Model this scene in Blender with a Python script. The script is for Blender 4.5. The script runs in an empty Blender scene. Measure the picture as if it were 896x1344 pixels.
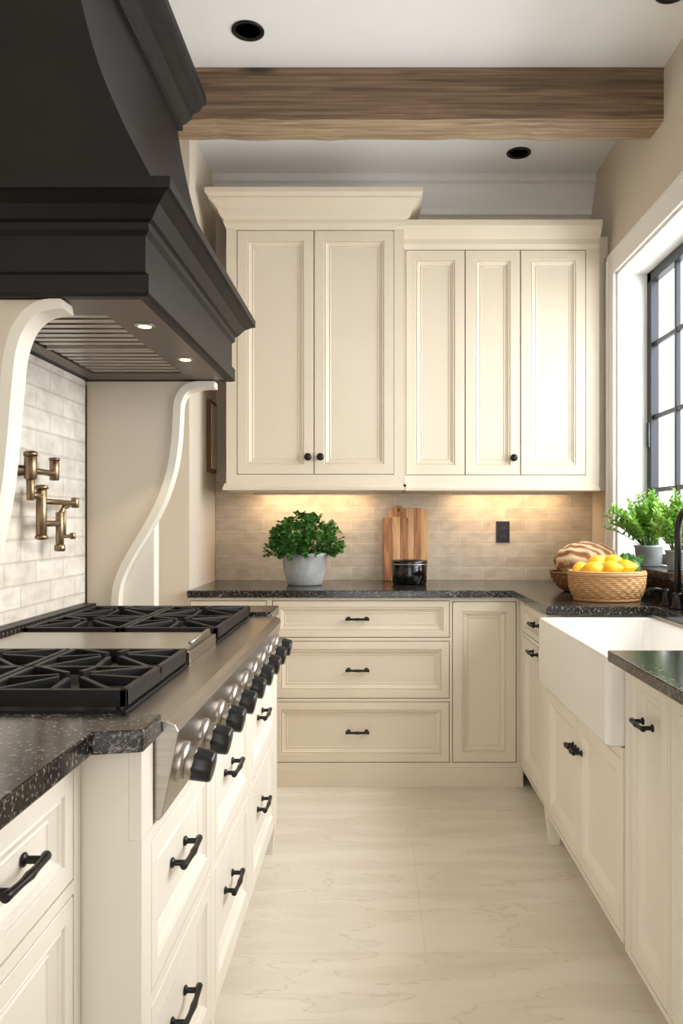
import bpy, math, random
from mathutils import Vector, Matrix
random.seed(7)
C=bpy.context
sc=C.scene
# ------------------------------------------------------------------ materials
def lin(c):
    r=[]
    for v in c[:3]:
        v/=255.0
        r.append(v/12.92 if v<=0.04045 else ((v+0.055)/1.055)**2.4)
    return (r[0],r[1],r[2],1)
def newmat(name,col,rough=0.5,metal=0.0,spec=0.5):
    m=bpy.data.materials.new(name); m.use_nodes=True
    p=m.node_tree.nodes['Principled BSDF']
    p.inputs['Base Color'].default_value=lin(col)
    p.inputs['Roughness'].default_value=rough
    p.inputs['Metallic'].default_value=metal
    p.inputs['Specular IOR Level'].default_value=spec
    return m
def N(m,t,**k):
    n=m.node_tree.nodes.new(t)
    for a,b in k.items():
        if a in n.inputs: n.inputs[a].default_value=b
        else: setattr(n,a,b)
    return n
def L(m,a,b): m.node_tree.links.new(a,b)
def P(m): return m.node_tree.nodes['Principled BSDF']
def coords(m,scale=(1,1,1),order=None,loc=(0,0,0)):
    g=N(m,'ShaderNodeNewGeometry')
    out=g.outputs['Position']
    if order:
        s=N(m,'ShaderNodeSeparateXYZ'); L(m,out,s.inputs[0])
        c=N(m,'ShaderNodeCombineXYZ')
        for i,o in enumerate(order):
            if o is not None: L(m,s.outputs[o],c.inputs[i])
        out=c.outputs[0]
    mp=N(m,'ShaderNodeMapping'); mp.inputs['Scale'].default_value=scale; mp.inputs['Location'].default_value=loc
    L(m,out,mp.inputs[0]); return mp.outputs[0]
def ramp(m,fac,stops):
    r=N(m,'ShaderNodeValToRGB'); e=r.color_ramp.elements
    while len(e)<len(stops): e.new(0.5)
    for i,(p,c) in enumerate(stops):
        e[i].position=p; e[i].color=lin(c)
    L(m,fac,r.inputs[0]); return r.outputs[0]
def noisy(name,c1,c2,scale=5,rough=0.5,metal=0,bump=0.0,bscale=None,stretch=(1,1,1),detail=4,spec=0.5):
    m=newmat(name,c1,rough,metal,spec)
    co=coords(m,stretch)
    n=N(m,'ShaderNodeTexNoise'); n.inputs['Scale'].default_value=scale; n.inputs['Detail'].default_value=detail
    L(m,co,n.inputs['Vector'])
    L(m,ramp(m,n.outputs[0],[(0.3,c1),(0.7,c2)]),P(m).inputs['Base Color'])
    if bump:
        n2=N(m,'ShaderNodeTexNoise'); n2.inputs['Scale'].default_value=bscale or scale*4; n2.inputs['Detail'].default_value=5
        L(m,co,n2.inputs['Vector'])
        b=N(m,'ShaderNodeBump'); b.inputs['Strength'].default_value=bump; b.inputs['Distance'].default_value=0.004
        L(m,n2.outputs[0],b.inputs['Height']); L(m,b.outputs[0],P(m).inputs['Normal'])
    return m
paint=noisy('cabinet_paint_cream',(220,206,184),(223,210,189),3,0.42,bump=0.03,bscale=120)
paintlit=noisy('cabinet_paint_cream_lit',(231,223,209),(234,227,214),3,0.42,bump=0.03,bscale=120)  # cream paint whitened, stronger light on these parts put into the colour
wallm=noisy('wall_plaster',(212,199,180),(216,204,186),2,0.85,bump=0.05,bscale=60)
ceilm=noisy('ceiling_paint',(243,243,242),(246,246,245),2,0.9)
trimw=noisy('trim_white',(238,235,230),(241,238,233),2,0.5)
blackm=noisy('hood_black',(17,15,14),(23,20,18),8,0.5,bump=0.12,bscale=150,spec=0.28)
ironm=noisy('cast_iron',(13,12,12),(21,20,20),30,0.45,bump=0.15,bscale=200,spec=0.4)
pullm=noisy('blackened_bronze',(26,24,22),(38,35,32),20,0.35,metal=0.5)
framem=newmat('window_black_metal',(30,36,42),0.4,0.3)
steel=noisy('brushed_steel',(170,164,156),(184,178,170),6,0.28,metal=1,bump=0.03,bscale=40,stretch=(1,1,30))
steel2=noisy('brushed_steel_flat',(150,142,133),(164,157,148),6,0.34,metal=1)
darksteel=newmat('dark_steel',(112,104,96),0.4,0.9)
brass=noisy('aged_brass',(132,114,90),(152,132,106),25,0.36,metal=1)
ceram=newmat('sink_fireclay',(238,235,229),0.12)
glassy=newmat('black_gloss',(12,12,12),0.08)
knobm=newmat('knob_black',(16,16,16),0.3)
outm=newmat('outlet_black',(18,16,15),0.35)
leafm=noisy('herb_leaf',(34,82,26),(80,136,46),30,0.5)
fernm=noisy('fern_leaf',(122,182,66),(172,218,104),30,0.5)
P(fernm).inputs['Subsurface Weight'].default_value=0.25
stemm=newmat('stem',(80,120,50),0.6)
soil=newmat('soil',(45,34,26),0.9)
potm=noisy('concrete_pot',(150,150,148),(182,181,178),14,0.8,bump=0.3,bscale=60)
potd=noisy('pot_grey',(130,138,138),(165,170,168),14,0.6)
lemonm=noisy('lemon_peel',(240,168,18),(244,188,36),12,0.4,bump=0.2,bscale=160)
limem=noisy('green_pepper',(58,96,34),(84,124,44),12,0.35)
warm_em=newmat('lamp_glow',(255,220,170),0.5)
P(warm_em).inputs['Emission Color'].default_value=lin((255,205,140)); P(warm_em).inputs['Emission Strength'].default_value=8
def wavy(name,c1,c2,scale,dist,rough,bump=0.4,direction='Z',vec=(1,1,1)):
    m=newmat(name,c1,rough)
    w=N(m,'ShaderNodeTexWave'); w.bands_direction=direction; w.inputs['Scale'].default_value=scale; w.inputs['Distortion'].default_value=dist
    w.inputs['Detail'].default_value=3
    L(m,coords(m,vec),w.inputs['Vector'])
    L(m,ramp(m,w.outputs['Fac'],[(0.15,c1),(0.7,c2)]),P(m).inputs['Base Color'])
    b=N(m,'ShaderNodeBump'); b.inputs['Strength'].default_value=bump; b.inputs['Distance'].default_value=0.003
    L(m,w.outputs['Fac'],b.inputs['Height']); L(m,b.outputs[0],P(m).inputs['Normal'])
    return m
wick=wavy('wicker',(156,108,60),(206,162,108),40,2,0.7)
wickd=wavy('wicker_dark',(100,64,34),(150,104,60),40,2,0.7)
bread=wavy('bread_crust',(150,94,50),(222,192,152),9,5,0.75,0.6,'DIAGONAL')
def wood(name,cols,axis,sc1=3.0,str_=14,knots=False,rough=0.6):
    m=newmat(name,cols[0],rough)
    s=[str_]*3; s[axis]=1.0
    co=coords(m,tuple(s))
    n=N(m,'ShaderNodeTexNoise'); n.inputs['Scale'].default_value=sc1; n.inputs['Detail'].default_value=7; n.inputs['Distortion'].default_value=0.6
    L(m,co,n.inputs['Vector'])
    c=ramp(m,n.outputs[0],[(0.3,cols[0]),(0.5,cols[1]),(0.7,cols[2])])
    if knots:
        v=N(m,'ShaderNodeTexVoronoi'); v.inputs['Scale'].default_value=1.0
        sv=[6.0]*3; sv[axis]=1.6
        L(m,coords(m,tuple(sv)),v.inputs['Vector'])
        kr=ramp(m,v.outputs['Distance'],[(0.05,(70,50,34)),(0.15,(255,255,255))])
        mx=N(m,'ShaderNodeMix'); mx.data_type='RGBA'; mx.blend_type='MULTIPLY'; mx.inputs[0].default_value=0.8
        L(m,c,mx.inputs[6]); L(m,kr,mx.inputs[7]); c=mx.outputs[2]
    L(m,c,P(m).inputs['Base Color'])
    b=N(m,'ShaderNodeBump'); b.inputs['Strength'].default_value=0.4; b.inputs['Distance'].default_value=0.004
    L(m,n.outputs[0],b.inputs['Height']); L(m,b.outputs[0],P(m).inputs['Normal'])
    return m
beamm=wood('oak_beam',[(80,60,42),(112,88,64),(138,112,86)],0,2.2,34,True)
beamlit=wood('oak_beam_underside_lit',[(118,98,76),(156,134,108),(184,163,136)],0,2.2,30)  # lighter copy of the beam oak, floor bounce light put into the colour
boardA=wood('board_walnut',[(134,80,44),(170,112,66),(196,142,92)],2,3,26,rough=0.45)
boardB=wood('board_acacia',[(176,126,80),(208,162,112),(224,184,136)],2,3,26,rough=0.45)
framewood=wood('picture_wood',[(84,58,38),(110,80,54),(126,94,66)],2,3,20)
def marble():
    m=newmat('black_granite',(20,20,22),0.15)
    n=N(m,'ShaderNodeTexNoise'); n.inputs['Scale'].default_value=4.5; n.inputs['Detail'].default_value=10; n.inputs['Roughness'].default_value=0.7; n.inputs['Distortion'].default_value=1.2
    L(m,coords(m),n.inputs['Vector'])
    v=ramp(m,n.outputs[0],[(0.492,(0,0,0)),(0.5,(210,210,210)),(0.508,(0,0,0))])
    k=N(m,'ShaderNodeTexNoise'); k.inputs['Scale'].default_value=7; k.inputs['Detail'].default_value=3
    L(m,coords(m,loc=(4,2,1)),k.inputs['Vector'])
    kr=ramp(m,k.outputs[0],[(0.52,(0,0,0)),(0.64,(255,255,255))])
    mu=N(m,'ShaderNodeMix'); mu.data_type='RGBA'; mu.blend_type='MULTIPLY'; mu.inputs[0].default_value=1
    L(m,v,mu.inputs[6]); L(m,kr,mu.inputs[7])
    s=N(m,'ShaderNodeTexNoise'); s.inputs['Scale'].default_value=150; s.inputs['Detail'].default_value=3
    L(m,coords(m),s.inputs['Vector'])
    base=ramp(m,s.outputs[0],[(0.45,(18,17,17)),(0.58,(44,42,40)),(0.68,(130,124,116))])
    mx=N(m,'ShaderNodeMix'); mx.data_type='RGBA'
    L(m,mu.outputs[2],mx.inputs[0]); L(m,base,mx.inputs[6]); mx.inputs[7].default_value=lin((200,192,182))
    L(m,mx.outputs[2],P(m).inputs['Base Color'])
    return m
stone=marble()
def bricks(name,order,w,h,c1,c2,mortar,msize,rough,bump,offset=0.5,scalevec=(1,1,1),loc=(0,0,0),veins=None,nb=0.4):
    m=newmat(name,c1,rough)
    co=coords(m,scalevec,order,loc)
    b=N(m,'ShaderNodeTexBrick'); b.offset=offset
    b.inputs['Scale'].default_value=1; b.inputs['Brick Width'].default_value=w; b.inputs['Row Height'].default_value=h
    b.inputs['Mortar Size'].default_value=msize; b.inputs['Mortar Smooth'].default_value=0.3
    b.inputs['Color1'].default_value=lin(c1); b.inputs['Color2'].default_value=lin(c2); b.inputs['Mortar'].default_value=lin(mortar)
    L(m,co,b.inputs['Vector'])
    n=N(m,'ShaderNodeTexNoise'); n.inputs['Scale'].default_value=veins or 22; n.inputs['Detail'].default_value=8
    st=N(m,'ShaderNodeMapping'); st.inputs['Scale'].default_value=(0.25,1,1) if veins else (0.6,1,1)
    L(m,co,st.inputs[0]); L(m,st.outputs[0],n.inputs['Vector'])
    lo=(240,238,234) if veins else (230,227,222)
    r=ramp(m,n.outputs[0],[(0.32,lo),(0.6,(255,255,255))])
    mx=N(m,'ShaderNodeMix'); mx.data_type='RGBA'; mx.blend_type='MULTIPLY'; mx.inputs[0].default_value=1
    L(m,b.outputs['Color'],mx.inputs[6]); L(m,r,mx.inputs[7]); col=mx.outputs[2]
    if veins:
        vr=ramp(m,n.outputs[0],[(0.49,(255,255,255)),(0.497,(222,214,202)),(0.504,(255,255,255))])
        m3=N(m,'ShaderNodeMix'); m3.data_type='RGBA'; m3.blend_type='MULTIPLY'; m3.inputs[0].default_value=0.7
        L(m,col,m3.inputs[6]); L(m,vr,m3.inputs[7]); col=m3.outputs[2]
    L(m,col,P(m).inputs['Base Color'])
    ma=N(m,'ShaderNodeMath'); ma.operation='MULTIPLY_ADD'; ma.inputs[1].default_value=-1.0
    L(m,b.outputs['Fac'],ma.inputs[0])
    m2=N(m,'ShaderNodeMath'); m2.operation='MULTIPLY'; m2.inputs[1].default_value=nb; L(m,n.outputs[0],m2.inputs[0]); L(m,m2.outputs[0],ma.inputs[2])
    bp=N(m,'ShaderNodeBump'); bp.inputs['Strength'].default_value=bump; bp.inputs['Distance'].default_value=0.003
    L(m,ma.outputs[0],bp.inputs['Height']); L(m,bp.outputs[0],P(m).inputs['Normal'])
    return m
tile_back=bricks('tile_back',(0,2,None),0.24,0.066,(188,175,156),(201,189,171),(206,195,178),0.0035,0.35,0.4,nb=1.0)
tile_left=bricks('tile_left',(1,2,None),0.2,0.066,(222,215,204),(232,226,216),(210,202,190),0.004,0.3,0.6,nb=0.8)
floorm=bricks('floor_limestone',(0,1,None),2.1,0.76,(231,222,207),(233,225,211),(222,211,195),0.002,0.33,0.08,loc=(0.9,-0.67,0),veins=9,nb=0.3)
# ------------------------------------------------------------------ mesh builder
X=Vector((1,0,0));Y=Vector((0,1,0));Z=Vector((0,0,1))
class B:
    def __init__(s): s.v=[];s.f=[];s.m=[];s.s=[];s.ms=[]
    def mi(s,m):
        if m not in s.ms: s.ms.append(m)
        return s.ms.index(m)
    def add(s,vs,fs,m,smooth=False):
        o=len(s.v); s.v+= [tuple(v) for v in vs]; k=s.mi(m)
        for f in fs: s.f.append(tuple(i+o for i in f)); s.m.append(k); s.s.append(smooth)
    def box(s,x0,x1,y0,y1,z0,z1,m):
        v=[(x0,y0,z0),(x1,y0,z0),(x1,y1,z0),(x0,y1,z0),(x0,y0,z1),(x1,y0,z1),(x1,y1,z1),(x0,y1,z1)]
        s.add(v,[(0,3,2,1),(4,5,6,7),(0,1,5,4),(1,2,6,5),(2,3,7,6),(3,0,4,7)],m)
    def rloft(s,rings,m,cb=True,ct=True):
        vs=[];fs=[]
        for (x0,x1,y0,y1,z) in rings: vs+=[(x0,y0,z),(x1,y0,z),(x1,y1,z),(x0,y1,z)]
        n=len(rings)
        for i in range(n-1):
            for j in range(4):
                a=i*4+j;b=i*4+(j+1)%4; fs.append((a,b,b+4,a+4))
        if cb: fs.append((3,2,1,0))
        if ct: o=(n-1)*4; fs.append((o,o+1,o+2,o+3))
        s.add(vs,fs,m)
    def prism(s,poly,fn,a,b,m,smooth=False):
        n=len(poly); vs=[fn(p,a) for p in poly]+[fn(p,b) for p in poly]
        fs=[tuple(range(n)),tuple(range(2*n-1,n-1,-1))]+[(i,(i+1)%n,(i+1)%n+n,i+n) for i in range(n)]
        s.add(vs,fs,m,smooth)
    def lathe(s,o,axis,prof,m,seg=24,mod=None,smooth=True,sx=1,sy=1):
        o=Vector(o);a=Vector(axis).normalized()
        t=X if abs(a.x)<0.9 else Y
        u=(t-a*t.dot(a)).normalized(); w=a.cross(u)
        vs=[];fs=[]
        for i,(r,h) in enumerate(prof):
            for j in range(seg):
                th=2*math.pi*j/seg; rr=r*(mod(i,th) if mod else 1)
                vs.append(o+a*h+u*(rr*math.cos(th)*sx)+w*(rr*math.sin(th)*sy))
        for i in range(len(prof)-1):
            for j in range(seg):
                k=(j+1)%seg; fs.append((i*seg+j,i*seg+k,(i+1)*seg+k,(i+1)*seg+j))
        if prof[0][0]>1e-5: fs.append(tuple(range(seg-1,-1,-1)))
        if prof[-1][0]>1e-5: q=(len(prof)-1)*seg; fs.append(tuple(range(q,q+seg)))
        s.add(vs,fs,m,smooth)
    def cyl(s,p0,p1,r,m,seg=16,r2=None):
        p0=Vector(p0);p1=Vector(p1);d=(p1-p0)
        r2=r if r2 is None else r2
        e=min(r,r2)*0.15; h=d.length
        s.lathe(p0,d,[(r-e,0),(r,e),(r2,h-e),(r2-e,h)],m,seg)
    def ell(s,c,rx,ry,rz,m,seg=20,rings=12,fn=None,rot=None):
        vs=[];fs=[];c=Vector(c)
        for i in range(rings+1):
            ph=math.pi*i/rings
            for j in range(seg):
                th=2*math.pi*j/seg
                p=Vector((rx*math.sin(ph)*math.cos(th),ry*math.sin(ph)*math.sin(th),rz*math.cos(ph)))
                if fn: p=fn(p,ph,th)
                if rot: p=rot@p
                vs.append(c+p)
        for i in range(rings):
            for j in range(seg):
                k=(j+1)%seg; fs.append((i*seg+j,(i+1)*seg+j,(i+1)*seg+k,i*seg+k))
        s.add(vs,fs,m,True)
    def tube(s,pts,r,m,seg=10,rs=None):
        pts=[Vector(p) for p in pts]; vs=[];fs=[]; n=len(pts); up=None
        for i,p in enumerate(pts):
            d=(pts[min(i+1,n-1)]-pts[max(i-1,0)]).normalized()
            if up is None:
                up=X if abs(d.x)<0.9 else Y
            u=(up-d*up.dot(d)).normalized(); up=u; w=d.cross(u); rr=rs[i] if rs else r
            for j in range(seg):
                th=2*math.pi*j/seg; vs.append(p+u*rr*math.cos(th)+w*rr*math.sin(th))
        for i in range(n-1):
            for j in range(seg):
                k=(j+1)%seg; fs.append((i*seg+j,i*seg+k,(i+1)*seg+k,(i+1)*seg+j))
        fs.append(tuple(range(seg-1,-1,-1))); fs.append(tuple(range((n-1)*seg,n*seg)))
        s.add(vs,fs,m,True)
    def frame(s,O,u,n,W,z0,z1,ops,t,m):
        O=Vector(O); us=sorted(set([0,W]+[a for o in ops for a in (o[0],o[1])])); zs=sorted(set([z0,z1]+[a for o in ops for a in (o[2],o[3])]))
        def pt(a,z,d): return O+u*a+Z*z+n*d
        for i in range(len(us)-1):
            for j in range(len(zs)-1):
                cu=(us[i]+us[i+1])/2; cz=(zs[j]+zs[j+1])/2
                if any(o[0]<cu<o[1] and o[2]<cz<o[3] for o in ops): continue
                s.add([pt(us[i],zs[j],t),pt(us[i+1],zs[j],t),pt(us[i+1],zs[j+1],t),pt(us[i],zs[j+1],t)],[(0,1,2,3)],m)
        for (a,b,c,d) in [(0,W,z0,z1)]+list(ops):
            q=[(a,c),(b,c),(b,d),(a,d)]
            for k in range(4):
                p,r=q[k],q[(k+1)%4]
                s.add([pt(p[0],p[1],-0.001),pt(r[0],r[1],-0.001),pt(r[0],r[1],t),pt(p[0],p[1],t)],[(0,1,2,3)],m)
    def door(s,O,u,n,a,b,c,d,t,m,fr=0.05,g=0.003):
        O=Vector(O); a+=g;b-=g;c+=g;d-=g
        pr=[(0,0),(0,t-0.001),(0.0015,t+0.0005),(fr,t+0.0005),(fr+0.002,t-0.006),(fr+0.008,t-0.002),(fr+0.013,t-0.008),(fr+0.026,t-0.015),(fr+0.029,t-0.0115),(fr+0.033,t-0.015)]
        vs=[];fs=[]
        for (i,h) in pr:
            for (p,q) in ((a+i,c+i),(b-i,c+i),(b-i,d-i),(a+i,d-i)): vs.append(O+u*p+Z*q+n*h)
        for k in range(len(pr)-1):
            for j in range(4):
                x=k*4+j;y=k*4+(j+1)%4; fs.append((x,y,y+4,x+4))
        q=(len(pr)-1)*4; fs.append((q,q+1,q+2,q+3))
        s.add(vs,fs,m)
    def pull(s,c,u,n,Ln,m):
        c=Vector(c)
        for sg in (-1,1):
            p=c+u*(sg*Ln*0.38)
            s.lathe(p,n,[(0.010,0),(0.010,0.003),(0.0055,0.006),(0.0055,0.026)],m,12)
        pts=[];rs=[]
        for i in range(11):
            t=i/10*2-1
            pts.append(c+u*(t*Ln*0.5)+n*(0.030-0.004*t*t)); rs.append(0.0052+0.0022*(abs(t)**3)+0.002*math.exp(-(t*5)**2))
        s.tube(pts,0,m,10,rs)
    def knob(s,c,n,m,r=0.015):
        s.lathe(c,n,[(r*0.9,0),(r*0.9,0.003),(r*0.45,0.006),(r*0.4,0.014),(r*0.9,0.018),(r*1.05,0.024),(r*0.9,0.030),(r*0.4,0.033),(0,0.0335)],m,16)
    def obj(s,name,bevel=0.0):
        me=bpy.data.meshes.new(name); me.from_pydata(s.v,[],s.f)
        for m in s.ms: me.materials.append(m)
        me.polygons.foreach_set('material_index',s.m); me.polygons.foreach_set('use_smooth',s.s)
        import bmesh
        bm=bmesh.new(); bm.from_mesh(me); bmesh.ops.recalc_face_normals(bm,faces=bm.faces); bm.to_mesh(me); bm.free()
        me.update()
        o=bpy.data.objects.new(name,me); C.collection.objects.link(o)
        cs=[Vector(v) for v in s.v]; lo=Vector([min(v[i] for v in cs) for i in range(3)]); hi=Vector([max(v[i] for v in cs) for i in range(3)])
        ce=(lo+hi)/2; me.transform(Matrix.Translation(-ce)); o.location=ce
        if bevel:
            b=o.modifiers.new('bevel','BEVEL'); b.width=bevel; b.segments=2; b.limit_method='ANGLE'; b.angle_limit=math.radians(50); b.harden_normals=False
        return o
def cat(pts,n=8):
    P_=[pts[0]]+list(pts)+[pts[-1]]; out=[]
    for i in range(1,len(P_)-2):
        p0,p1,p2,p3=[Vector(q) for q in P_[i-1:i+3]]
        for k in range(n):
            t=k/n; out.append(0.5*((2*p1)+(-p0+p2)*t+(2*p0-5*p1+4*p2-p3)*t*t+(-p0+3*p1-3*p2+p3)*t**3))
    out.append(Vector(pts[-1])); return out
# ------------------------------------------------------------------ dims
CZ=1.24; XL=-1.03; XR=1.20; YB=4.20; CE=3.12; YN=-3.2
b=B(); b.box(XL-0.2,XR+0.4,YN,YB+0.2,-0.12,0,floorm); b.obj('floor')
b=B(); b.box(XL-0.2,XR+0.4,YN,YB+0.2,CE,CE+0.12,ceilm); b.obj('ceiling')
b=B(); b.box(XL-0.2,XR+0.4,YB,YB+0.2,0,CE,wallm); b.obj('wall_back')
b=B(); b.box(XL-0.2,XL,YN,YB,0,CE,wallm); b.box(XL,-0.87,3.6,YB,0,CE,wallm); b.obj('wall_left')
WY0,WY1,WZ0,WZ1=1.15,3.76,1.035,2.47
b=B(); T=0.2
b.box(XR,XR+T,YN,WY0,0,CE,wallm); b.box(XR,XR+T,WY1,YB,0,CE,wallm)
b.box(XR,XR+T,WY0,WY1,0,WZ0-0.03,wallm); b.box(XR,XR+T,WY0,WY1,WZ1,CE,wallm); b.obj('wall_right')
# window
b=B()
for (y0,y1,z0,z1) in ((WY1,WY1+0.10,WZ0-0.02,WZ1+0.10),(WY0-0.10,WY0,WZ0-0.02,WZ1+0.10),(WY0,WY1,WZ1,WZ1+0.10)):
    b.box(XR-0.018,XR+0.001,y0,y1,z0,z1,trimw)
b.box(XR-0.026,XR,WY1+0.085,WY1+0.105,WZ0-0.02,WZ1+0.105,trimw); b.box(XR-0.026,XR,WY0-0.105,WY1+0.105,WZ1+0.085,WZ1+0.105,trimw)
b.box(XR,XR+T,WY1-0.012,WY1,WZ0,WZ1,trimw); b.box(XR,XR+T,WY0,WY0+0.012,WZ0,WZ1,trimw); b.box(XR,XR+T,WY0,WY1,WZ1-0.012,WZ1,trimw)
fx0,fx1=XR+0.145,XR+0.185
a0,a1,c0,c1=WY0+0.012,WY1-0.012,WZ0+0.005,WZ1-0.012
b.box(fx0,fx1,a1-0.05,a1,c0,c1,framem); b.box(fx0,fx1,a0,a0+0.05,c0,c1,framem); b.box(fx0,fx1,a0,a1,c1-0.05,c1,framem); b.box(fx0,fx1,a0,a1,c0,c0+0.05,framem)
n=4; wsec=(a1-a0)/n
for i in range(1,n):
    y=a0+wsec*i; b.box(fx0-0.006,fx1,y-0.035,y+0.035,c0,c1,framem)
for i in range(n):
    y=a0+wsec*(i+0.5); b.box(fx0+0.01,fx1-0.008,y-0.011,y+0.011,c0,c1,framem)
for k in range(1,4):
    z=c0+(c1-c0)*k/4; b.box(fx0+0.012,fx1-0.01,a0,a1,z-0.011,z+0.011,framem)
b.cyl((fx0-0.02,a1-0.07,1.6),(fx0-0.02,a1-0.07,1.72),0.008,framem)
b.obj('window_1',0.002)
b=B(); b.box(XR-0.03,XR+0.144,WY0+0.013,WY1-0.013,WZ0-0.029,WZ0+0.004,stone); b.obj('window_sill',0.002)
# beam
b=B(); 
segs=24; prof=[(3.15,2.905),(3.16,2.90),(3.31,2.90),(3.32,2.91),(3.32,CE-0.001),(3.15,CE-0.001)]
rng=random.Random(3); vs=[];fs=[];fu=[]
for i in range(segs+1):
    x=XL+(XR-XL)*i/segs
    for k,(y,z) in enumerate(prof):
        j=0.004 if z<3.0 else 0.0
        vs.append((x,y+rng.uniform(-j,j)*0.6,z+rng.uniform(-j,j)))
for i in range(segs):
    for k in range(6):
        l=(k+1)%6; (fu if k in (0,1,2) else fs).append((i*6+k,i*6+l,(i+1)*6+l,(i+1)*6+k))
b.add(vs,fs,beamm); b.add(vs,fu,beamlit); b.obj('ceiling_beam')
b=B(); pr=[(0,2.93),(0.012,2.93),(0.016,2.96),(0.05,3.02),(0.075,3.07),(0.095,3.08),(0.095,3.119),(0,3.119)]
b.prism(pr,lambda p,t:(t,YB-p[0],p[1]),-0.87,XR,trimw); b.obj('trim_1')
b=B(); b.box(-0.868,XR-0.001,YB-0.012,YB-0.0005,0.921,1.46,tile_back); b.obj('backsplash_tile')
b=B(); b.box(XL+0.0005,XL+0.012,1.77,2.69,0.957,1.739,tile_left); b.obj('range_backsplash')
for (x,y) in ((-0.48,2.915),(0.74,3.88),(1.06,2.70)):
    b=B(); b.lathe((x,y,CE),(0,0,-1),[(0.062,0.0),(0.062,0.004),(0.05,0.007),(0.046,0.0),(0.040,-0.004),(0.0,-0.004)],pullm,28)
    b.obj('recessed_downlight')
# ------------------------------------------------------------------ upper cabinets
def upper(name,x0,x1,y,z0,z1,doors,kn,crown,railx,bar):
    b=B(); b.box(x0,x1,y,YB-0.013,z0,z1,paint)
    n=-Y; O=Vector((x0,y,0)); ops=[(d[0]-x0,d[1]-x0,d[2],d[3]) for d in doors]
    hull=(min(o[0] for o in ops),max(o[1] for o in ops),ops[0][2],ops[0][3])
    b.frame(O,X,n,x1-x0,z0,z1,[hull],0.02,paint)
    for o in ops: b.door(O,X,n,*o,0.02,paint,fr=0.048)
    for k in kn: b.knob((k[0],y-0.02,k[1]),n,pullm,0.018)
    yf=y-0.02
    b.rloft([(x0-o,x1+ox,yf-o,YB-0.013,z) for (o,ox,z) in crown],paint)
    r0,r1=railx
    b.rloft([(r0,r1,yf-0.004,YB-0.014,z0-0.035),(r0-0.006,r1+0.006,yf-0.012,YB-0.014,z0-0.032),(r0-0.006,r1+0.006,yf-0.014,YB-0.014,z0-0.018),(r0,r1,yf-0.006,YB-0.014,z0-0.008),(r0,r1,yf-0.002,YB-0.014,z0+0.002)],paint)
    b.box(bar[0],bar[1],4.06,4.09,1.386,1.3955,steel2)
    return b.obj(name,0.0012)
cr1=[(0.0,0,2.70),(0.012,0.012,2.725),(0.012,0.012,2.745),(0.025,0.025,2.755),(0.04,0.04,2.79),(0.065,0.065,2.82),(0.075,0.075,2.825),(0.075,0.075,2.835),(0.09,0.09,2.85),(0.09,0.09,2.872)]
upper('upper_cabinet',-0.734,0.152,3.82,1.43,2.70,[(-0.682,-0.297,1.476,2.695),(-0.297,0.103,1.476,2.695)],[(-0.326,1.563),(-0.264,1.563)],cr1,(-0.745,0.148),(-0.64,-0.02))
cr2=[(0,0,2.62),(0.01,0.0,2.64),(0.01,0.0,2.665),(0.03,0.0,2.68),(0.05,0.0,2.71),(0.06,0.0,2.715),(0.06,0.0,2.745)]
upper('upper_cabinet',0.156,1.14,3.87,1.43,2.63,[(0.162,0.462,1.476,2.615),(0.462,0.742,1.476,2.615),(0.742,1.073,1.476,2.615)],[(0.706,1.563)],cr2,(0.165,1.134),(0.42,1.04))
b=B(); b.box(1.149,XR-0.001,3.90,YB-0.013,1.40,2.70,paint); b.obj('trim_2')
# ------------------------------------------------------------------ back base cabinet
ZB=0.887
b=B(); yb=3.59; n=-Y; O=Vector((-0.865,yb,0))
b.box(-0.865,0.695,yb,YB-0.001,0.0,ZB-0.001,paint)
ops=[(-0.475,0.357,0.697,0.872),(-0.475,0.357,0.412,0.682),(-0.475,0.357,0.112,0.398),(0.368,0.670,0.112,0.868),(-0.86,-0.50,0.112,0.872)]
opsr=[(o[0]+0.865,o[1]+0.865,o[2],o[3]) for o in ops]
b.frame(O,X,n,1.56,0.0,ZB-0.001,opsr,0.02,paint)
for i,o in enumerate(opsr): b.door(O,X,n,*o,0.02,paint,fr=0.028 if i==0 else 0.036 if i<3 else 0.045)
b.box(-0.86,0.70,yb-0.028,yb-0.02,0,0.09,paint)
for z in (0.785,0.545,0.255): b.pull((-0.075,yb-0.02+0.014 if z<0.7 else yb-0.006,z),X,n,0.11,pullm)
b.obj('base_cabinet',0.0012)
# ------------------------------------------------------------------ right base run
def rightcab(name,x,y0,y1,ops,pulls,toe=True,z0=0.10):
    b=B(); n=-X; O=Vector((x,y0,0))
    b.box(x,XR-0.001,y0,y1,z0,ZB-0.001,paintlit)
    if toe: b.box(x+0.06,XR-0.001,y0,y1,0,z0,paintlit)
    opr=[(o[0]-y0,o[1]-y0,o[2],o[3]) for o in ops]
    b.frame(O,Y,n,y1-y0,z0,ZB-0.001,opr,0.02,paintlit)
    for o,f in zip(opr,[q[4] for q in ops]): b.door(O,Y,n,*o,0.02,paintlit,fr=f)
    for p in pulls: b.pull((x-0.02+p[4],p[0],p[1]),Y if p[2]=='y' else Z,n,p[3],pullm)
    return b
b=rightcab('x',0.705,2.97,3.56,[(3.03,3.50,0.735,0.870,0.025),(3.03,3.50,0.112,0.720,0.045)],[(3.26,0.80,'y',0.11,0.013),(3.22,0.685,'y',0.11,0.0)])
b.obj('base_cabinet',0.0012)
b=B(); x=0.685; n=-X; y0,y1=2.035,2.965; O=Vector((x,y0,0)); ztop=0.635
b.box(x,XR-0.001,y0,y1,0.115,ztop,paintlit)
ops=[(0.02,(y1-y0)/2-0.015,0.13,0.605),((y1-y0)/2-0.015,y1-y0-0.05,0.13,0.605)]
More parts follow.
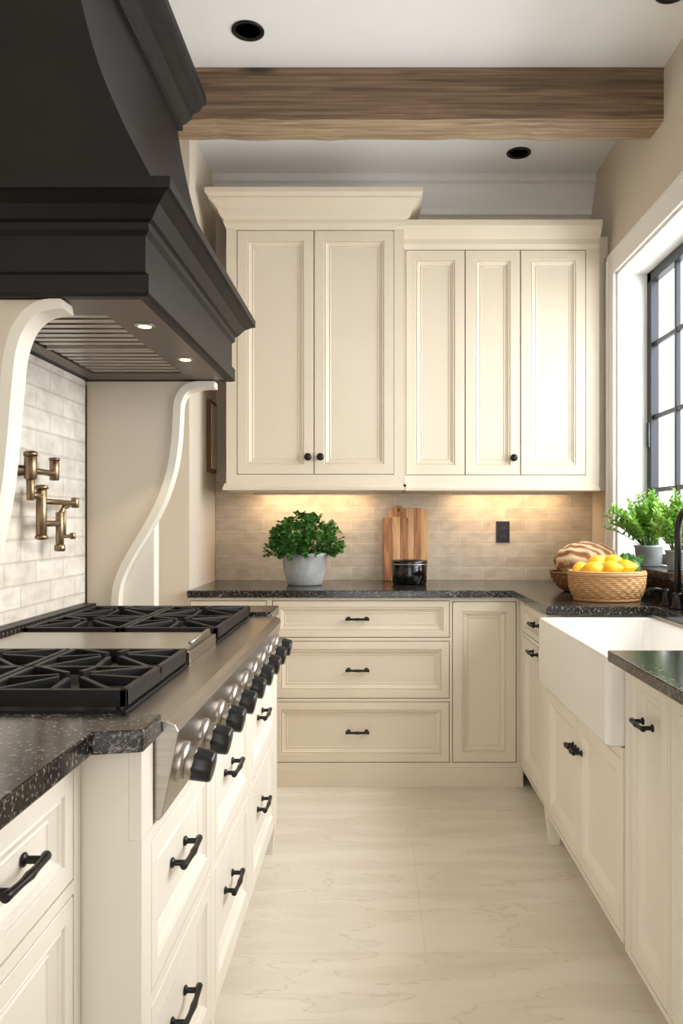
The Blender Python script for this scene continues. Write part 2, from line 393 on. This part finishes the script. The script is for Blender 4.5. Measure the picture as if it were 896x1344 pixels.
b.frame(O,Y,n,y1-y0,0.115,ztop,[(0.02,y1-y0-0.05,0.13,0.605)],0.02,paintlit)
for o in ops: b.door(O,Y,n,*o,0.02,paintlit,fr=0.04)
for dy in (-0.032,0.032): b.pull((x-0.02,(y0+y1)/2-0.015+dy,0.50),Y,n,0.045,pullm)
yy=y1-0.045
b.rloft([(x-0.02+0.012,x+0.03,yy+0.006,yy+0.039,0),(x-0.02,x+0.04,yy,yy+0.045,0.115)],paintlit)
b.box(x-0.02,x+0.04,y1-0.03,y1,ztop,ZB-0.001,paintlit)
b.box(x+0.08,XR-0.001,y0,y1,0,0.115,paintlit)
b.box(1.06,XR-0.001,y0,y1,ztop,ZB-0.001,paintlit)
b.obj('sink_cabinet',0.0012)
b=rightcab('x',0.69,0.2,2.03,[(1.735,1.985,0.115,0.865,0.04),(1.42,1.72,0.115,0.865,0.04),(0.9,1.39,0.115,0.865,0.05),(0.3,0.87,0.115,0.865,0.05)],[(1.86,0.745,'y',0.085,0),(1.5,0.745,'y',0.085,0)])
b.obj('base_cabinet',0.0012)
def sink():
    b=B(); x0,x1,y0,y1,z0,z1=0.622,1.055,2.035,2.88,0.638,0.880
    w=0.028
    def rr(x0,x1,y0,y1,r,z,seg=6):
        out=[]
        for (cx,cy,a0) in ((x1-r,y1-r,0),(x0+r,y1-r,90),(x0+r,y0+r,180),(x1-r,y0+r,270)):
            for k in range(seg+1):
                a=math.radians(a0+90*k/seg); out.append((cx+r*math.cos(a),cy+r*math.sin(a),z))
        return out
    R=[rr(x0+.006,x1-.006,y0+.006,y1-.006,0.014,z0),rr(x0,x1,y0,y1,0.018,z0+0.006),rr(x0,x1,y0,y1,0.018,z1-0.006),rr(x0+.005,x1-.005,y0+.005,y1-.005,0.016,z1),
       rr(x0+w-.005,x1-w+.005,y0+w-.005,y1-w+.005,0.03,z1),rr(x0+w,x1-w,y0+w,y1-w,0.03,z1-0.006),rr(x0+w+.01,x1-w-.01,y0+w+.01,y1-w-.01,0.04,z0+0.05),rr(x0+w+.04,x1-w-.04,y0+w+.04,y1-w-.04,0.04,z0+0.03)]
    n=len(R[0]); vs=[v for r in R for v in r]; fs=[]
    for i in range(len(R)-1):
        for j in range(n):
            k=(j+1)%n; fs.append((i*n+j,i*n+k,(i+1)*n+k,(i+1)*n+j))
    fs.append(tuple(range(n-1,-1,-1))); q=(len(R)-1)*n; fs.append(tuple(range(q,q+n)))
    b.add(vs,fs,ceram,True)
    b.lathe((0.86,2.47,z0+0.03),Z,[(0.045,0),(0.045,0.002),(0.035,0.003),(0.0,0.001)],steel,20)
    o=b.obj('farmhouse_sink'); o.modifiers.new('w','WEIGHTED_NORMAL')
    return o
sink()
# ------------------------------------------------------------------ countertops
b=B()
poly=[(-0.868,3.545),(0.655,3.545),(0.655,2.885),(XR-0.001,2.885),(XR-0.001,YB-0.013),(-0.868,YB-0.013)]
b.prism(poly,lambda p,t:(p[0],p[1],t),ZB,0.92,stone)
b.box(1.06,XR-0.001,1.96,2.90,ZB,0.92,stone)
b.box(XR-0.02,XR-0.001,0.2,3.9,0.92,WZ0-0.031,stone)
b.obj('countertop',0.003)
b=B(); b.box(0.592,XR-0.022,0.15,1.93,ZB,0.915,stone)
b.obj('countertop',0.003)
b=B(); b.prism([(XL+0.001,0.3),(-0.425,0.3),(-0.425,1.150),(-0.352,1.165),(-0.352,1.265),(XL+0.001,1.265)],lambda p,t:(p[0],p[1],t),ZB,0.922,stone); b.obj('countertop',0.003)
b=B(); b.box(XL+0.001,-0.36,2.69,2.90,ZB,0.922,stone); b.obj('countertop',0.003)
# ------------------------------------------------------------------ left runs
F=-0.385
b=B(); y0,y1=1.20,2.88; O=Vector((F,y0,0)); n=X
b.box(XL+0.001,F,y0,1.262,0.12,ZB-0.001,paintlit); b.box(XL+0.001,F,2.685,y1,0.12,ZB-0.001,paintlit)
b.box(XL+0.001,F,1.262,2.685,0.12,0.738,paintlit)
rows=((0.465,0.715),(0.135,0.445)); cols=((0.05,0.51),(0.555,1.03),(1.08,1.60))
ops=[(c[0],c[1],r[0],r[1]) for c in cols for r in rows]
b.frame(O,Y,n,y1-y0,0.12,0.737,ops,0.02,paintlit)
for o in ops: b.door(O,Y,n,*o,0.02,paintlit,fr=0.035)
for c in cols:
    for r in rows: b.pull((F+0.02-0.014,y0+(c[0]+c[1])/2,(r[0]+r[1])/2+0.01),Y,n,0.13,pullm)
b.box(F,F+0.02,y0,1.262,0.737,ZB-0.001,paintlit); b.box(F,F+0.02,2.685,y1,0.737,ZB-0.001,paintlit)
for yy in (y0,1.72,y1-0.05): b.rloft([(F-0.03,F+0.008,yy+0.006,yy+0.044,0),(F-0.04,F+0.02,yy,yy+0.05,0.12)],paintlit)
b.box(XL+0.001,F-0.09,y0+0.02,y1-0.02,0,0.12,paintlit)
b.obj('range_cabinet',0.0012)
b=B(); xx=-0.48; y0,y1=0.3,1.197; O=Vector((xx,y0,0))
b.box(XL+0.001,xx,y0,y1,0.10,ZB-0.001,paintlit); b.box(XL+0.001,xx-0.06,y0,y1,0,0.10,paintlit)
ops=[(0.44,0.87,0.69,0.865),(0.44,0.87,0.40,0.67),(0.44,0.87,0.12,0.38),(0.0+0.03,0.41,0.69,0.865),(0.03,0.41,0.12,0.67)]
b.frame(O,Y,n,y1-y0,0.10,ZB-0.001,ops,0.02,paintlit)
for o in ops: b.door(O,Y,n,*o,0.02,paintlit,fr=0.03)
for z in (0.783,0.54,0.25): b.pull((xx+0.006,0.985,z),Y,n,0.12,pullm)
b.obj('base_cabinet',0.0012)
# ------------------------------------------------------------------ range
b=B(); ry0,ry1=1.27,2.68
b.box(XL+0.013,-0.42,ry0,ry1,0.742,0.905,steel2)
pp=[(-0.43,0.908),(-0.345,0.908),(-0.331,0.902),(-0.325,0.890),(-0.328,0.872),(-0.352,0.748),(-0.358,0.742),(-0.43,0.742)]
b.prism(pp,lambda p,t:(p[0],t,p[1]),ry0,ry1,steel)
bx0,bx1=-0.965,-0.43
for (s0,s1) in ((1.325,1.76),(2.10,2.655)):
    b.box(bx0,bx1,s0,s1,0.903,0.911,ironm)
    xm=(bx0+bx1)/2; ym=(s0+s1)/2
    for (g0,g1) in ((bx0,xm-0.003),(xm+0.003,bx1)):
        zt0,zt1=0.932,0.948; t=0.012
        b.box(g0,g1,s0,s0+t,0.918,zt1,ironm); b.box(g0,g1,s1-t,s1,0.918,zt1,ironm); b.box(g0,g0+t,s0,s1,0.918,zt1,ironm); b.box(g1-t,g1,s0,s1,0.918,zt1,ironm)
        b.box(g0,g1,ym-t/2,ym+t/2,zt0,zt1,ironm)
        for q in (g0+0.01,g1-0.02):
            for w in (s0+0.005,ym-0.005,s1-0.015): b.box(q,q+0.01,w,w+0.01,0.908,0.92,ironm)
        for (h0,h1) in ((s0,ym),(ym,s1)):
            cx=(g0+g1)/2; cy=(h0+h1)/2
            for k in range(8):
                a=math.pi*2*k/8
                d=Vector((math.cos(a),math.sin(a),0)); p=Vector((cx,cy,0))
                lim=min(((g1-g0)/2)/max(abs(d.x),1e-3),((h1-h0)/2)/max(abs(d.y),1e-3))-0.004
                u=Vector((-d.y,d.x,0))*0.005
                i0=p+d*0.03; i1=p+d*lim
                vs=[i0-u,i1-u,i1+u,i0+u]
                b.add([(v.x,v.y,zt0) for v in vs]+[(v.x,v.y,zt1+(0.006 if j in(0,3) else 0.0)) for j,v in enumerate(vs)],[(0,1,2,3),(4,5,6,7),(0,1,5,4),(1,2,6,5),(2,3,7,6),(3,0,4,7)],ironm)
            b.lathe((cx,cy,0.911),Z,[(0.055,0),(0.05,0.004),(0.036,0.006),(0.036,0.012),(0.030,0.016),(0.0,0.017)],ironm,20)
            b.lathe((cx,cy,0.911),Z,[(0.043,0.0045),(0.043,0.009),(0.036,0.009)],brass,20)
b.box(bx0,bx1-0.0,1.785,2.08,0.903,0.935,steel2); b.box(bx0+0.01,bx1-0.01,1.80,2.065,0.935,0.941,steel)
b.cyl((-0.44,1.83,0.95),(-0.44,2.03,0.95),0.006,steel)
b.box(XL+0.013,-0.975,ry0,ry1,0.903,0.955,ironm)
for i in range(60):
    y=ry0+0.02+i*(ry1-ry0-0.04)/60; b.box(-0.976,-0.972,y,y+0.012,0.915,0.948,darksteel)
nk=9
nn=Vector((0.982,0,-0.19))
for i in range(nk):
    y=1.345+(2.61-1.345)*i/(nk-1)
    c=Vector((-0.339,y,0.818))
    b.lathe(c,nn,[(0.036,-0.002),(0.036,0.006),(0.032,0.010),(0.029,0.012)],steel,28)
    b.lathe(c,nn,[(0.029,0.008),(0.029,0.024),(0.028,0.026)],steel2,28)
    b.lathe(c,nn,[(0.028,0.022),(0.029,0.026),(0.027,0.054),(0.024,0.058),(0,0.0585)],knobm,32,mod=lambda i,th:1+0.035*math.cos(8*th))
b.obj('gas_range',0.0015)
# ------------------------------------------------------------------ hood
b=B(); hx=XL+0.001
low=[(-0.505,1.69,2.72,1.74),(-0.495,1.68,2.73,1.745),(-0.495,1.68,2.73,1.785),(-0.505,1.69,2.72,1.795),(-0.505,1.69,2.72,1.875),(-0.495,1.68,2.73,1.885),(-0.495,1.68,2.73,1.90),(-0.485,1.67,2.735,1.905),(-0.465,1.65,2.75,1.93),(-0.44,1.62,2.77,1.945),(-0.43,1.61,2.78,1.948),(-0.43,1.61,2.78,1.972),(-0.475,1.65,2.74,1.976)]
prof=cat([(-0.475,1.976),(-0.515,2.05),(-0.56,2.14),(-0.61,2.26),(-0.65,2.40),(-0.68,2.55),(-0.69,2.62)],4)
body=[(p.x,1.655+(-0.475-p.x)*0.22,2.735-(-0.475-p.x)*0.22,p.y) for p in [Vector((q[0],q[1])) for q in prof]]
up=[(-0.675,1.69,2.70,2.625),(-0.675,1.69,2.70,2.645),(-0.665,1.675,2.71,2.655),(-0.65,1.66,2.725,2.68),(-0.645,1.655,2.73,2.70),(-0.625,1.635,2.74,2.715),(-0.615,1.625,2.75,2.74),(-0.605,1.615,2.76,2.75),(-0.605,1.615,2.76,2.78)]
rings=[(hx,r[0],r[1],r[2],r[3]) for r in low+body+up]
b.rloft(rings,blackm,cb=False)
def ringface(o,i,z,zi,m):
    vs=[(o[0],o[2],z),(o[1],o[2],z),(o[1],o[3],z),(o[0],o[3],z),(i[0],i[2],zi),(i[1],i[2],zi),(i[1],i[3],zi),(i[0],i[3],zi)]
    b.add(vs,[(0,1,5,4),(1,2,6,5),(2,3,7,6),(3,0,4,7)],m)
o1=(hx,-0.505,1.69,2.72); i1=(hx+0.03,-0.525,1.72,2.69); i2=(-0.955,-0.65,1.86,2.60)
ringface(o1,i1,1.74,1.742,blackm); ringface(i1,i2,1.742,1.744,darksteel); ringface(i2,i2,1.744,1.82,steel)
b.add([(i2[0],i2[2],1.82),(i2[1],i2[2],1.82),(i2[1],i2[3],1.82),(i2[0],i2[3],1.82)],[(0,1,2,3)],knobm)
for i in range(15):
    y=i2[2]+0.008+i*0.049
    b.box(i2[0]+.005,i2[1]-.005,y,y+0.028,1.748,1.752,steel)
    b.box(i2[0]+.005,i2[1]-.005,y,y+0.003,1.752,1.775,steel)
b.box(i2[0],i2[1],2.22,2.235,1.744,1.748,steel)
for (x,y) in ((-0.585,1.95),(-0.58,2.35)):
    b.lathe((x,y,1.7435),(0,0,-1),[(0.026,0),(0.026,0.003),(0.02,0.004)],steel,20); b.lathe((x,y,1.7435),(0,0,-1),[(0.018,0.0045),(0,0.005)],warm_em,20)
b.obj('range_hood',0.0015)
def wing(pts,y0,y1,zb,post=False):
    b=B(); cv=cat(pts,6)
    poly=[(XL+0.013,zb)]+[(XL+0.013,1.739)]+[(p.x,max(zb,p.y)) for p in cv]
    b.prism(poly,lambda p,t:(p[0],t,p[1]),y0+0.012,y1-0.012,wallm)
    vs=[];fs=[]; n=len(cv)
    for i,p in enumerate(cv):
        d=(cv[min(i+1,n-1)]-cv[max(i-1,0)]); d=Vector((d.x,d.y)).normalized(); nr=Vector((-d.y,d.x))
        if nr.x<0: nr=-nr
        a=Vector((p.x,p.y))-nr*0.004; c=Vector((p.x,p.y))+nr*0.022
        f=lambda z: min(max(z,zb),1.7385)
        vs+=[(a.x,y0,f(a.y)),(c.x,y0,f(c.y)),(c.x,y1,f(c.y)),(a.x,y1,f(a.y))]
    for i in range(n-1):
        for k in range(4):
            l=(k+1)%4; fs.append((i*4+k,i*4+l,(i+1)*4+l,(i+1)*4+k))
    fs+=[(0,1,2,3),tuple((n-1)*4+k for k in (3,2,1,0))]
    b.add(vs,fs,paintlit)
    if post: b.box(XL+0.013,-0.79,y1-0.011,y1+0.05,zb,1.739,paintlit)
    b.obj('hood_corbel_panel')
def px(l,s): return [((x-490)/s,1.24+(685-y)/s) for (x,y) in l]
wing(px([(283,502),(262,503),(243,510),(233,527),(231,550),(229,580),(223,618),(210,657),(190,695),(168,732),(154,765),(150,801)],367),2.695,2.755,0.9226,True)
wing(px([(85,395),(52,402),(28,424),(14,460),(8,510),(2,580),(-6,650),(-20,720),(-35,780),(-41,848)],581),1.70,1.765,0.956)
# pot filler
b=B(); xw=XL+0.012
def colv(x,y,z0,z1,r): b.cyl((x,y,z0),(x,y,z1),r,brass,18)
b.lathe((xw,2.14,1.385),X,[(0.032,0),(0.032,0.006),(0.016,0.012),(0.013,0.05)],brass,24)
xa=xw+0.055
colv(xa,2.14,1.36,1.425,0.017); 
b.lathe((xa,2.14,1.425),Z,[(0.019,0),(0.019,0.01),(0.012,0.014),(0,0.015)],brass,18)
b.cyl((xa,2.14,1.385),(xa,2.30,1.385),0.009,brass); colv(xa,2.30,1.365,1.425,0.014); b.lathe((xa,2.30,1.425),Z,[(0.016,0),(0.016,0.008),(0,0.01)],brass,18)
colv(xa,2.14,1.30,1.36,0.011)
b.cyl((xa,2.14,1.315),(xa,2.22,1.315),0.010,brass)
colv(xa,2.21,1.20,1.335,0.015); b.lathe((xa,2.21,1.20),(0,0,-1),[(0.018,0),(0.018,0.008),(0.01,0.012),(0,0.013)],brass,18)
b.lathe((xa,2.21,1.335),Z,[(0.019,0),(0.019,0.008),(0.012,0.012),(0,0.013)],brass,18)
b.cyl((xa,2.21,1.30),(xa,2.47,1.30),0.0085,brass); colv(xa,2.46,1.285,1.318,0.012)
b.cyl((xa,2.21,1.235),(xa,2.34,1.235),0.009,brass); colv(xa,2.34,1.17,1.27,0.012)
colv(xa,2.34,1.15,1.17,0.016)
b.cyl((xa,2.37,1.275),(xa,2.37,1.20),0.007,brass); b.cyl((xa,2.34,1.195),(xa,2.44,1.195),0.006,brass); colv(xa,2.44,1.185,1.205,0.009)
b.tube([(xa,2.34,1.26),(xa,2.37,1.285),(xa,2.40,1.29),(xa,2.43,1.30)],0.008,brass)
b.obj('pot_filler_faucet')
b=B(); b.box(-0.8695,-0.85,3.97,4.13,1.50,1.88,framewood); b.box(-0.851,-0.847,3.99,4.11,1.52,1.86,wallm); b.obj('picture_frame',0.002)
b=B(); ox,oz=0.71,1.185
b.box(ox-0.037,ox+0.037,YB-0.018,YB-0.0125,oz-0.058,oz+0.058,outm)
for dz in (-0.022,0.022):
    b.box(ox-0.018,ox+0.018,YB-0.021,YB-0.018,oz+dz-0.016,oz+dz+0.016,outm)
    for dx in (-0.007,0.007): b.box(ox+dx-0.0015,ox+dx+0.0015,YB-0.0215,YB-0.021,oz+dz-0.006,oz+dz+0.006,darksteel)
b.obj('wall_outlet',0.001)
# ------------------------------------------------------------------ props
ZT=0.9205
def leaf(b,p,d,up,l,w,m):
    d=d.normalized(); s=d.cross(up)
    if s.length<1e-4: s=X.copy()
    s.normalize(); q=s.cross(d)
    a=p; vs=[a,a+d*l*0.35+s*w*0.5+q*w*0.15,a+d*l*0.75+s*w*0.42,a+d*l+q*(-w*0.2),a+d*l*0.75-s*w*0.42,a+d*l*0.35-s*w*0.5+q*w*0.15,a+d*l*0.55-q*w*0.05]
    b.add(vs,[(0,1,6),(1,2,6),(2,3,6),(3,4,6),(4,5,6),(5,0,6)],m)
b=B(); pc=Vector((-0.35,3.88,ZT))
b.lathe(pc,Z,[(0.082,0),(0.090,0.006),(0.106,0.07),(0.112,0.145),(0.116,0.148),(0.116,0.162),(0.108,0.164),(0.100,0.150),(0.0,0.148)],potm,36)
b.lathe(pc,Z,[(0.099,0.150),(0.0,0.158)],soil,24)
r=random.Random(11)
for i in range(210):
    th=r.uniform(0,2*math.pi); ph=math.acos(r.uniform(-0.2,1)); R=r.uniform(0.75,1.1)
    e=pc+Vector((math.cos(th)*math.sin(ph)*0.175*R,math.sin(th)*math.sin(ph)*0.14*R,0.185+math.cos(ph)*0.165*R))
    s0=pc+Vector((math.cos(th)*0.05,math.sin(th)*0.05,0.155)); mid=(s0+e)/2+Vector((0,0,0.02))
    b.tube([s0,mid,e],0.0013,stemm,5)
    out=(e-(pc+Z*0.17)).normalized()
    for k in range(11):
        d=(out*0.5+Vector((r.gauss(0,1),r.gauss(0,1),r.gauss(0,0.7)))*0.7)
        leaf(b,e+Vector((r.gauss(0,.009),r.gauss(0,.009),r.gauss(0,.008))),d,Vector((r.gauss(0,.5),r.gauss(0,.5),1)).normalized(),r.uniform(.016,.028),r.uniform(.014,.022),leafm)
b.obj('potted_parsley')
def finish_board(b,yb0,lean,name):
    sh=math.tan(lean)
    b.v=[(v[0],yb0+v[1]+v[2]*sh,v[2]+ZT) for v in b.v]
    return b.obj(name,0.003)
b=B(); x0=0.085; hs=(0.385,0.392,0.397,0.395,0.388); ws=(0.05,0.04,0.045,0.035,0.042); x=x0
for i,(w_,h_) in enumerate(zip(ws,hs)):
    b.box(x,x+w_,0,0.018,0,h_,(boardB,boardA)[i%2]); x+=w_
finish_board(b,4.150,0.05,'cutting_board')
b=B(); x0,x1=0.050,0.190; h=0.350; th=0.018
b.box(x0,x0+0.05,0,th,0,h-0.008,boardA); b.box(x0+0.05,x0+0.095,0,th,0,h,boardB); b.box(x0+0.095,x1,0,th,0,h-0.008,boardA)
cx=x0+0.085; b.box(cx-0.018,cx+0.018,0,th,h,h+0.014,boardA)
seg=24; c=(cx,h+0.034); vs=[];fs=[]
for k in range(seg):
    a=2*math.pi*k/seg
    for rr_ in (0.010,0.030):
        for yy in (0,th): vs.append((c[0]+rr_*math.cos(a),yy,c[1]+rr_*0.8*math.sin(a)))
for k in range(seg):
    l=(k+1)%seg; A=k*4;D=l*4
    fs+=[(A,A+2,D+2,D),(A+1,D+1,D+3,A+3),(A+2,A+3,D+3,D+2),(A,D,D+1,A+1)]
b.add(vs,fs,boardA)
finish_board(b,4.112,0.075,'cutting_board')
b=B(); b.lathe((0.185,3.92,ZT),Z,[(0.082,0),(0.088,0.004),(0.09,0.05),(0.09,0.098),(0.088,0.102)],glassy,40)
b.lathe((0.185,3.92,ZT),Z,[(0.092,0.100),(0.094,0.103),(0.094,0.118),(0.090,0.123),(0.05,0.128),(0,0.129)],glassy,40)
b.lathe((0.185,3.92,ZT),Z,[(0.0945,0.101),(0.0955,0.104),(0.0945,0.107)],steel,40)
b.obj('storage_canister')
def basket(b,c,prof,m,sx,sy,n=44,amp=0.03):
    c=Vector(c)
    pr=[]
    for i in range(len(prof)-1):
        for k in range(4):
            t=k/4; pr.append((prof[i][0]*(1-t)+prof[i+1][0]*t,prof[i][1]*(1-t)+prof[i+1][1]*t))
    pr.append(prof[-1])
    b.lathe(c,Z,pr,m,132,mod=lambda i,th:1+amp*math.sin(th*n/2+(math.pi if (i//2)%2 else 0)),sx=sx,sy=sy)
bc=Vector((0.955,3.12,ZT))
b=B(); basket(b,bc,[(0.125,0),(0.140,0.02),(0.150,0.05),(0.153,0.08),(0.155,0.105)],wick,1,0.8)
for z,rr_ in ((0.108,0.154),(0.116,0.152),(0.006,0.13)):
    pts=[bc+Vector((rr_*math.cos(a),rr_*0.8*math.sin(a),z)) for a in [2*math.pi*k/48 for k in range(49)]]
    b.tube(pts,0.006,wick,8)
b.lathe(bc,Z,[(0.140,0.07),(0,0.075)],wickd,30,sx=1,sy=0.8)
b.obj('wicker_basket')
b=B(); r=random.Random(5)
def lem(p,ph,th):
    k=1+0.25*max(0,abs(math.cos(ph))-0.85)/0.15; return Vector((p.x,p.y,p.z*k))
for (x,y,z) in ((-0.075,-0.05,.125),(-0.005,-0.06,.13),(0.06,-0.035,.133),(-0.04,0.02,.145),(0.03,0.02,.152),(-0.1,0.02,.122)):
    b.ell(bc+Vector((x,y,z)),0.034,0.034,0.042,lemonm,18,14,lem,Matrix.Rotation(r.uniform(0.9,1.6),3,(r.uniform(-1,1),1,0.2)))
b.ell(bc+Vector((0.105,-0.005,0.13)),0.03,0.032,0.038,limem,18,12)
for k in range(40): leaf(b,bc+Vector((0.09+r.gauss(0,.02),0.03+r.gauss(0,.02),0.135)),Vector((r.gauss(0,.6),r.gauss(0,.6),1)),Y,0.06,0.026,leafm)
b.obj('lemon_pile')
b=B(); bb=Vector((0.985,3.52,ZT)); basket(b,bb,[(0.10,0),(0.13,0.02),(0.158,0.06),(0.165,0.085)],wickd,1,0.85)
pts=[bb+Vector((0.166*math.cos(a),0.166*0.85*math.sin(a),0.088)) for a in [2*math.pi*k/48 for k in range(49)]]
b.tube(pts,0.006,wickd,8); b.lathe(bb,Z,[(0.155,0.04),(0,0.042)],wickd,30,sy=0.85)
b.obj('bread_bowl')
b=B()
def crust(p,ph,th):
    k=1+0.03*math.sin(9*th+3*math.sin(ph*4))*math.sin(ph)+0.02*math.sin(ph*14)
    return p*k
b.ell(bb+Vector((0.0,0,0.137)),0.148,0.116,0.092,bread,48,28,crust); b.obj('bread_loaf')
def fern(name,c,h,spread,nst,rad,ph,seed,pm,bias=0.0):
    b=B(); c=Vector(c)
    b.lathe(c,Z,[(rad*0.8,0),(rad*0.85,0.004),(rad,ph-0.01),(rad*1.06,ph-0.008),(rad*1.06,ph),(rad*0.94,ph),(rad*0.9,ph-0.01),(0,ph-0.012)],pm,28)
    r=random.Random(seed)
    for i in range(nst):
        th=r.uniform(0,2*math.pi); sp=r.uniform(0.1,1)*spread; hh=h*r.uniform(0.5,1.0)*(1-0.45*(sp/spread))
        p0=c+Vector((math.cos(th)*rad*.4,math.sin(th)*rad*.4,ph-0.01)); 
        dx=math.cos(th)*sp; dx=dx*0.4 if dx>0 else dx*(1+bias)
        p2=c+Vector((dx,math.sin(th)*sp,ph+hh)); p1=(p0+p2)/2+Vector((0,0,hh*0.3))
        pts=[p0*(1-t)**2+p1*2*t*(1-t)+p2*t*t for t in [k/8 for k in range(9)]]
        b.tube(pts,0.0014,stemm,5)
        for k in range(2,9):
            d=(pts[k]-pts[k-1]).normalized()
            for q in range(7):
                a=r.uniform(0,6.28); sd=Vector((math.cos(a)*(0.5 if math.cos(a)>0 else 1),math.sin(a),r.uniform(-.3,.6)))
                leaf(b,pts[k],sd+d*0.6,Z,r.uniform(.018,.032),r.uniform(.006,.012),fernm)
    return b.obj(name)
fern('potted_herb',(XR+0.05,3.46,WZ0+0.0045),0.27,0.17,110,0.062,0.095,3,potd,0.15)
fern('potted_herb',(XR+0.055,3.14,WZ0+0.0045),0.26,0.11,50,0.05,0.085,8,potd)
# faucet
b=B(); fc=Vector((1.118,2.80,ZT))
b.lathe(fc,Z,[(0.028,0),(0.028,0.006),(0.02,0.012),(0.018,0.05),(0.02,0.055),(0.014,0.06)],pullm,24)
pts=[fc+Z*0.05,fc+Z*0.28]
for k in range(1,13):
    a=math.pi*k/12; pts.append(fc+Vector((0.0,-0.085*(1-math.cos(a)),0.28+0.085*math.sin(a))))
pts.append(pts[-1]-Z*0.07)
b.tube(pts,0.012,pullm,14)
b.cyl(pts[-1],pts[-1]-Z*0.05,0.016,pullm)
b.lathe(fc+Vector((-0.0,0.11,0)),Z,[(0.022,0),(0.022,0.006),(0.014,0.012),(0.013,0.05),(0.016,0.06),(0.0,0.066)],pullm,20)
b.tube([fc+Vector((0,0.11,0.055)),fc+Vector((-0.04,0.10,0.065)),fc+Vector((-0.075,0.095,0.062))],0.006,pullm,10)
b.obj('kitchen_faucet')
# ------------------------------------------------------------------ lights
def area(name,loc,rot,sx,sy,e,col):
    l=bpy.data.lights.new(name,'AREA'); l.shape='RECTANGLE'; l.size=sx; l.size_y=sy; l.energy=e; l.color=col
    o=bpy.data.objects.new(name,l); o.location=loc; o.rotation_euler=rot; C.collection.objects.link(o); return o
warm=(1.0,0.68,0.38)
area('cabinet_lamp',(-0.33,4.075,1.384),(math.radians(25),0,0),0.6,0.02,1.7,warm)
area('cabinet_lamp',(0.73,4.075,1.384),(math.radians(25),0,0),0.6,0.02,1.7,warm)
for (x,y) in ((-0.585,1.95),(-0.58,2.35)):
    l=bpy.data.lights.new('hood_lamp','SPOT'); l.energy=4; l.spot_size=math.radians(100); l.color=(1,0.8,0.55); l.shadow_soft_size=0.02
    o=bpy.data.objects.new('hood_lamp',l); o.location=(x,y,1.73); C.collection.objects.link(o)
area('window_daylight',(XR+0.9,2.45,2.1),(0,math.radians(78),0),2.0,2.6,105,(0.97,0.985,1.0))
s=bpy.data.lights.new('sun','SUN'); s.energy=1.6; s.angle=math.radians(24); s.color=(1.0,0.97,0.93)
so=bpy.data.objects.new('sun',s); C.collection.objects.link(so); so.location=(4,2,5)
so.rotation_euler=Vector((-0.75,0.10,-0.95)).to_track_quat('-Z','Y').to_euler()
w=bpy.data.worlds.new('world'); sc.world=w; w.use_nodes=True
bg=w.node_tree.nodes['Background']; bg.inputs[0].default_value=(0.93,0.97,1.0,1); bg.inputs[1].default_value=2.35
cam=bpy.data.cameras.new('camera'); co=bpy.data.objects.new('camera',cam); C.collection.objects.link(co)
co.location=(0,0,CZ); co.rotation_euler=(math.radians(90),0,0)
cam.sensor_fit='VERTICAL'; cam.sensor_height=36; cam.lens=1000/1344*36
cam.shift_x=-42/1344; cam.shift_y=13/1344; cam.clip_start=0.02
sc.camera=co
sc.view_settings.view_transform='Standard'
sc.view_settings.look='None'
sc.view_settings.exposure=0.45
